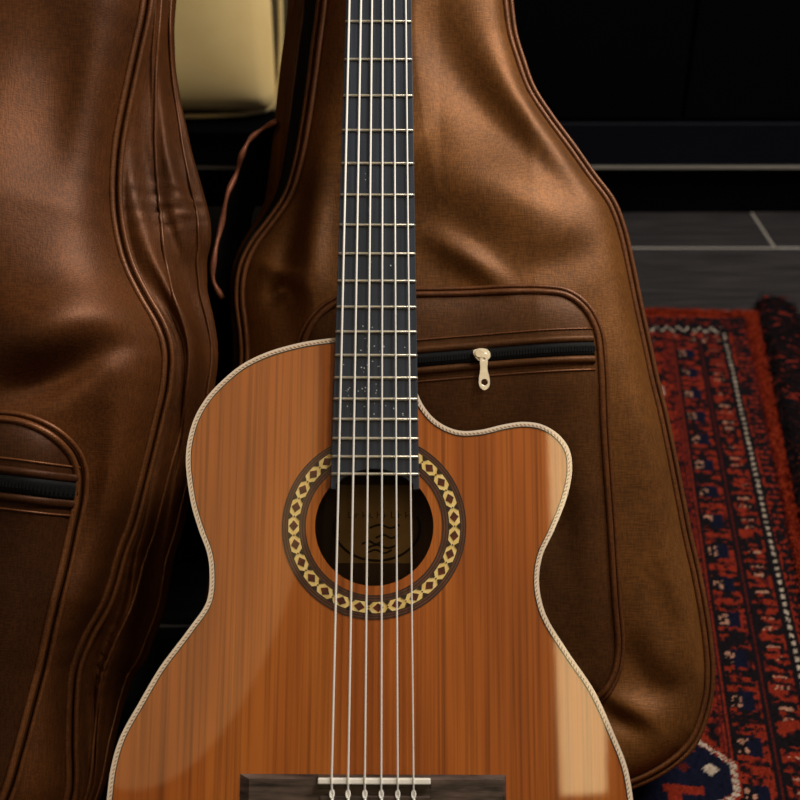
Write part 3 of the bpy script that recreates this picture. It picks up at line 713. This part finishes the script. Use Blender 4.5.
dtop = LB - frG.px(375, 0, .011)[1]
for k in range(6):
    r_ = [.00085, .0008, .00075, .0007, .00066, .00062][k]
    xs, xt = satx[k], topx[k]; xn = xt + (xt - xs) * dtop / (.65 - dtop)
    xk = xs * 1.0 + .0006 * (random.random() - .5)
    P = [(xn, LB + .004, .0095), (xn + (xs - xn) * .5, D(.325), .0112), (xs, sv, .0124), (xs, sv - .0018, .0120), (xk, bv - .0115, .0085), (xk, bv - .016, .0100)]
    st = obj('string', *tube(P, r_, 8), M['wound'] if k < 3 else M['nylon'], gt, smooth=True)
    kn = [(xk + .0013 * math.sin(a), bv - .0128 - .0028 * math.cos(a) + .0006, .0098 + .0006 * math.cos(a)) for a in np.linspace(0, 2 * math.pi, 16, endpoint=False)]
    obj('string_knot', *joinm(tube(kn, r_ * .85, 6, True), tube([(xk + .0009, bv - .0150, .0102), (xk - .0011, bv - .0185, .0104), (xk + .0006, bv - .0215, .0102)], r_ * .9, 6)), M['wound'] if k < 3 else M['nylon'], st, smooth=True)

# ---------------------------------------------------------------- the rug
ro_ = np.array([.55438943, 1.67239374]); rb = np.array([-.16539571, -.98622729]); ra = np.array([-.98622729, .16539571])
th = .040; rb2 = rb * math.cos(th) - ra * math.sin(th); ra2 = ra * math.cos(th) + rb * math.sin(th)
def smooth(x, a, b): t = np.clip((x - a) / (b - a), 0, 1); return t * t * (3 - 2 * t)
def rug_colour(a, b):
    """wool colour at rug coordinates a (from the right edge inwards), b (from the far edge towards the camera)"""
    C0 = np.array
    red = C0(S(134, 40, 23)[:3]); dred = C0(S(84, 22, 20)[:3]); blk = C0(S(20, 14, 20)[:3]); navy = C0(S(14, 17, 40)[:3]); orange = C0(S(150, 48, 26)[:3])
    white = C0(S(186, 170, 156)[:3]); pink = C0(S(176, 128, 108)[:3])
    col = np.empty(a.shape + (3,)); col[:] = red
    n1 = noise2(a, b, 210, 1); n2 = noise2(a, b, 90, 2); n3 = noise2(a, b, 420, 3)
    def put(mask, c): col[mask] = c
    busy = (n1 + .6 * n2)
    put(busy < -.01, dred); put(busy < -.12, blk)
    eb = b - .085 * a
    # plain orange border on the right side and thin one on top
    edge = -.040 * b
    inner_or = .018
    mo = (a < inner_or) | (eb < .018)
    put(mo, orange); put(mo & (n1 < -.22), red)
    # dark busy guard stripe between border and white line
    mg = (a >= inner_or) & (a < .050); per = np.mod(b, .0125) / .0125
    put(mg & (abs(np.mod(a - .018, .032) - .016) < .013) & (abs(per - .5) < .24 + .25 * n2), blk)
    put(mg & (a < .021), dred)
    mt = (eb >= .018) & (eb < .052) & (a > .018); pert = np.mod(a, .014) / .014
    put(mt & (n1 + .3 * n2 < .12), blk); put(mt & (n1 > .18), dred)
    # inner area starts
    ins = (a > .050) & (eb > .052)
    # band 2: c motifs
    m2 = ins & (a > .0605) & (a < .0915) & (b > .10)
    ph = np.mod(b - .206 + .0435 / 2, .0435) - .0435 / 2; aa = a - .0775
    put(m2 & (abs(aa) < .0105) & (ph > -.0105) & (ph < -.0060), blk)
    put(m2 & (abs(aa - .009) < .0028) & (abs(ph + .002) < .008), blk)
    put(m2 & (abs(aa + .009) < .0022) & (ph > -.010) & (ph < -.001), blk)
    put(m2 & (abs(aa) < .0105) & (ph > .004) & (ph < .008) & (n2 > -.2), blk)
    put(m2 & (abs(aa) < .0065) & (abs(ph + .0035) < .0013) & (noise2(b * 0 + np.round(b / .0435), a * 0, 7.7, 5) > .02), pink)
    put(m2 & (abs(aa) < .007) & (abs(ph - .012) < .003) & (n3 > .18), pink)
    # double line between bands
    for c_, w_, k_ in ((.0955, .0055, blk), (.0955, .0012, dred), (.1345, .0045, blk), (.1345, .0010, red), (.1405, .0012, dred)):
        put(ins & (abs(a - c_) < w_) & (b > .10), k_)
    # band 1: navy block with pale motif
    m1 = ins & (a > .101) & (a < .1300) & (b > .10); ph = np.mod(b - .205 + .0585 / 2, .0585) - .0585 / 2; aa = a - .1185
    put(m1 & (abs(aa + .0) < .0125) & (abs(ph) < .0115), blk)
    put(m1 & (aa < .001) & (aa > -.0125) & (abs(ph) < .0125), navy)
    put(m1 & (aa > -.001) & (aa < .0105) & (abs(ph) < .0080) & (n3 > .0), pink)
    put(m1 & (abs(aa - .005) < .0016) & (abs(ph - .002) < .004), blk)
    put(m1 & (abs(abs(ph) - .0215) < .0030) & (n1 > -.02), blk)
    # white dotted lines
    mw = (abs(a - .0565) < .0075) & (eb > .052); put(mw, blk)
    per = np.mod(b + .3 * (a - .0565), .0122) / .0122; put((abs(a - .0565) < .0024) & (eb > .056) & (per < .50), white)
    mw = (abs(eb - .060) < .011) & (a > .054); put(mw, blk)
    tri = abs(np.mod(a, .0165) / .0165 - .5) * 2; put(mw & (abs(eb - .052 - .016 * tri) < .0034) & (a > .058) & (n3 > -.02), white)
    # first cross row under the top line
    mr = ins & (eb > .072) & (eb < .10); put(mr & (abs(eb - .098) < .003), blk); put(mr & (noise2(a, b, 120, 9) > .2), blk); put(mr & (noise2(a, b, 150, 12) > .36), pink)
    # the field with navy octagons edged in white
    mf = (a > .143) & (b > .10)
    put(mf & (a < .150) & (n1 > .15), dred)
    for c0 in (.262, .948, 1.634):
        ua = (a - .34) / .205; ub = (b - c0) / (.052 if c0 < .5 else .075)
        
        # octagon by half planes in metres
        hw_, hh = (.180 if c0 < .5 else .204), (.036 if c0 < .5 else .058)
        q = np.maximum.reduce([abs(a - .34) - hw_, abs(b - c0) - hh, (abs(a - .34) - hw_ + .0) * .62 + (abs(b - c0) - hh * .30) * .78])
        put(q < .006, red); put((abs(q - .0005) < .0028) & (np.mod(b + .6 * a, .0085) < .0062), white); put(q < -.0025, navy)
        put((q < -.012) & (abs(b - c0 + .030) < .0035) & (a < .20), red)
        put((abs(abs(a - .34) - .184) + abs(b - c0 + .008) * 1.2 < .0085) & (q < -.004), white)
        put((abs(abs(a - .34) - .160) + abs(b - c0 + .008) * 1.2 < .0065) & (q < -.004), dred)
        put((abs(abs(a - .34) - .146) + abs(b - c0 + .008) * 1.2 < .0065) & (q < -.004), white)
        put((abs(a - .182) < .018) & (abs(b - c0 - .018) < .005) & (q < -.004), red); put((abs(a - .190) < .006) & (abs(b - c0 - .032) < .014) & (q < -.004), red)
    col *= .62 * (1 + .5 * RNG.normal(0, .35, a.shape)[..., None].clip(-.8, .9))
    return np.clip(col, .002, .9)
st_ = .0020
A_ = np.arange(-.001, .38, st_); B_ = np.arange(0, 1.22, st_)
BB, AA = np.meshgrid(B_, A_, indexing='ij'); 
AE = AA.copy()
# the far edge runs slightly askew; the right edge flares
AE = AA + np.where(AA < .05, (.050 - AA) / .051 * .038 * BB, 0)
BE = BB + .085 * AA * np.exp(-BB / .10)
colr = rug_colour(AA, BE)
ZZ = .0060 + .0011 * RNG.normal(0, 1, AA.shape).clip(-1.5, 1.5) + .0015 * noise2(AA, BB, 12, 5)
edge_m = np.minimum(np.minimum(AA - A_[0], BB - B_[0]), np.minimum(A_[-1] - AA, B_[-1] - BB)); ZZ *= np.clip(edge_m / .006, .1, 1) ** .5
XY = AE[..., None] * ra2 + BE[..., None] * rb2
rug = empty('rug', (ro_[0], ro_[1], 0), 'red oriental wool rug with navy medallions and dark shaggy fringe on the plank floor', 'rug')
nb, na = AA.shape
Vr = np.c_[XY.reshape(-1, 2), ZZ.ravel()]
ii = (np.arange(nb - 1)[:, None] * na + np.arange(na - 1)[None, :]).ravel()
Fr = np.stack([ii, ii + 1, ii + na + 1, ii + na], 1)
me = bpy.data.meshes.new('pile'); me.vertices.add(len(Vr)); me.vertices.foreach_set('co', Vr.astype(np.float32).ravel())
me.loops.add(len(Fr) * 4); me.loops.foreach_set('vertex_index', Fr.astype(np.int32).ravel())
me.polygons.add(len(Fr)); me.polygons.foreach_set('loop_start', np.arange(0, len(Fr) * 4, 4, dtype=np.int32)); me.update(calc_edges=True); me.validate()
at = me.color_attributes.new('yarn', 'FLOAT_COLOR', 'POINT'); at.data.foreach_set('color', np.c_[colr.reshape(-1, 3), np.ones(len(Vr))].astype(np.float32).ravel())
link('woven_pile', me, M['yarn'], rug)
q = [(-.001, 0), (.378, .0), (.378, 1.218), (.046, 1.218)]
me = mesh('rug_backing', [(*(a * ra2 + b * rb2), z) for z in (.0002, .0045) for a, b in q], [(0, 1, 2, 3), (7, 6, 5, 4), (0, 4, 5, 1), (1, 5, 6, 2), (2, 6, 7, 3), (3, 7, 4, 0)])
link('rug_backing', me, M['lining'], rug)
def blades(n, fn):
    V = []; Fc = []; Cc = []
    for i in range(n):
        base, dirv, ln, w_, c_, lift = fn(i); k = len(V); side = np.array([-dirv[1], dirv[0]]) * w_
        bend = random.uniform(-.3, .3)
        for s in range(4):
            t = s / 3; d2 = dirv + np.array([-dirv[1], dirv[0]]) * bend * t
            p = base + d2 * ln * t; z = .003 + lift * math.sin(math.pi * (.15 + .8 * t)) + .001
            ww = side * (1 - .75 * t)
            V += [(*(p - ww), z), (*(p + ww), z + w_ * .8)]; Cc += [c_, c_]
            if s: Fc.append((k + 2 * s - 2, k + 2 * s - 1, k + 2 * s + 1, k + 2 * s))
    return V, Fc, Cc
def blade_obj(name, n, fn):
    V, Fc, Cc = blades(n, fn); o = obj(name, V, Fc, M['yarn'], rug); a = o.data.color_attributes.new('yarn', 'FLOAT_COLOR', 'POINT')
    a.data.foreach_set('color', np.c_[np.array(Cc), np.ones(len(Cc))].astype(np.float32).ravel()); stuff(o); return o
DK = [S(14, 6, 8)[:3], S(8, 6, 10)[:3], S(22, 8, 9)[:3], S(8, 8, 16)[:3], S(110, 34, 24)[:3], S(50, 16, 14)[:3]]
def fringe(i):
    b = random.uniform(-.030, 1.2); a = .038 * max(b, 0) - .002 - random.random() ** 1.2 * .026
    ang = random.gauss(.0, .55); d = -ra2 * math.cos(ang) + rb2 * math.sin(ang)
    c = random.choices(DK, (8, 8, 6, 5, 1.3, 2))[0]
    return a * ra2 + b * rb2, d, random.uniform(.018, .050), random.uniform(.0008, .0018), c, random.uniform(.002, .018)
blade_obj('fringe', 15000, fringe)
def fuzz(i):
    if random.random() < .72: b = random.uniform(0, 1.2); a = .038 * b + random.uniform(-.004, .016 - .008 * b)
    else: a = random.uniform(0, .37); b = random.uniform(-.002, .014) + .085 * a * .85
    ang = random.uniform(0, 2 * math.pi); d = -ra2 * math.cos(ang) * 1 + rb2 * math.sin(ang)
    c = random.choice([S(132, 42, 22)[:3], S(150, 54, 28)[:3], S(104, 28, 18)[:3]])
    return a * ra2 + b * rb2, d, random.uniform(.003, .007), random.uniform(.0005, .0010), c, random.uniform(.004, .008)
blade_obj('border_tufts', 9000, fuzz)
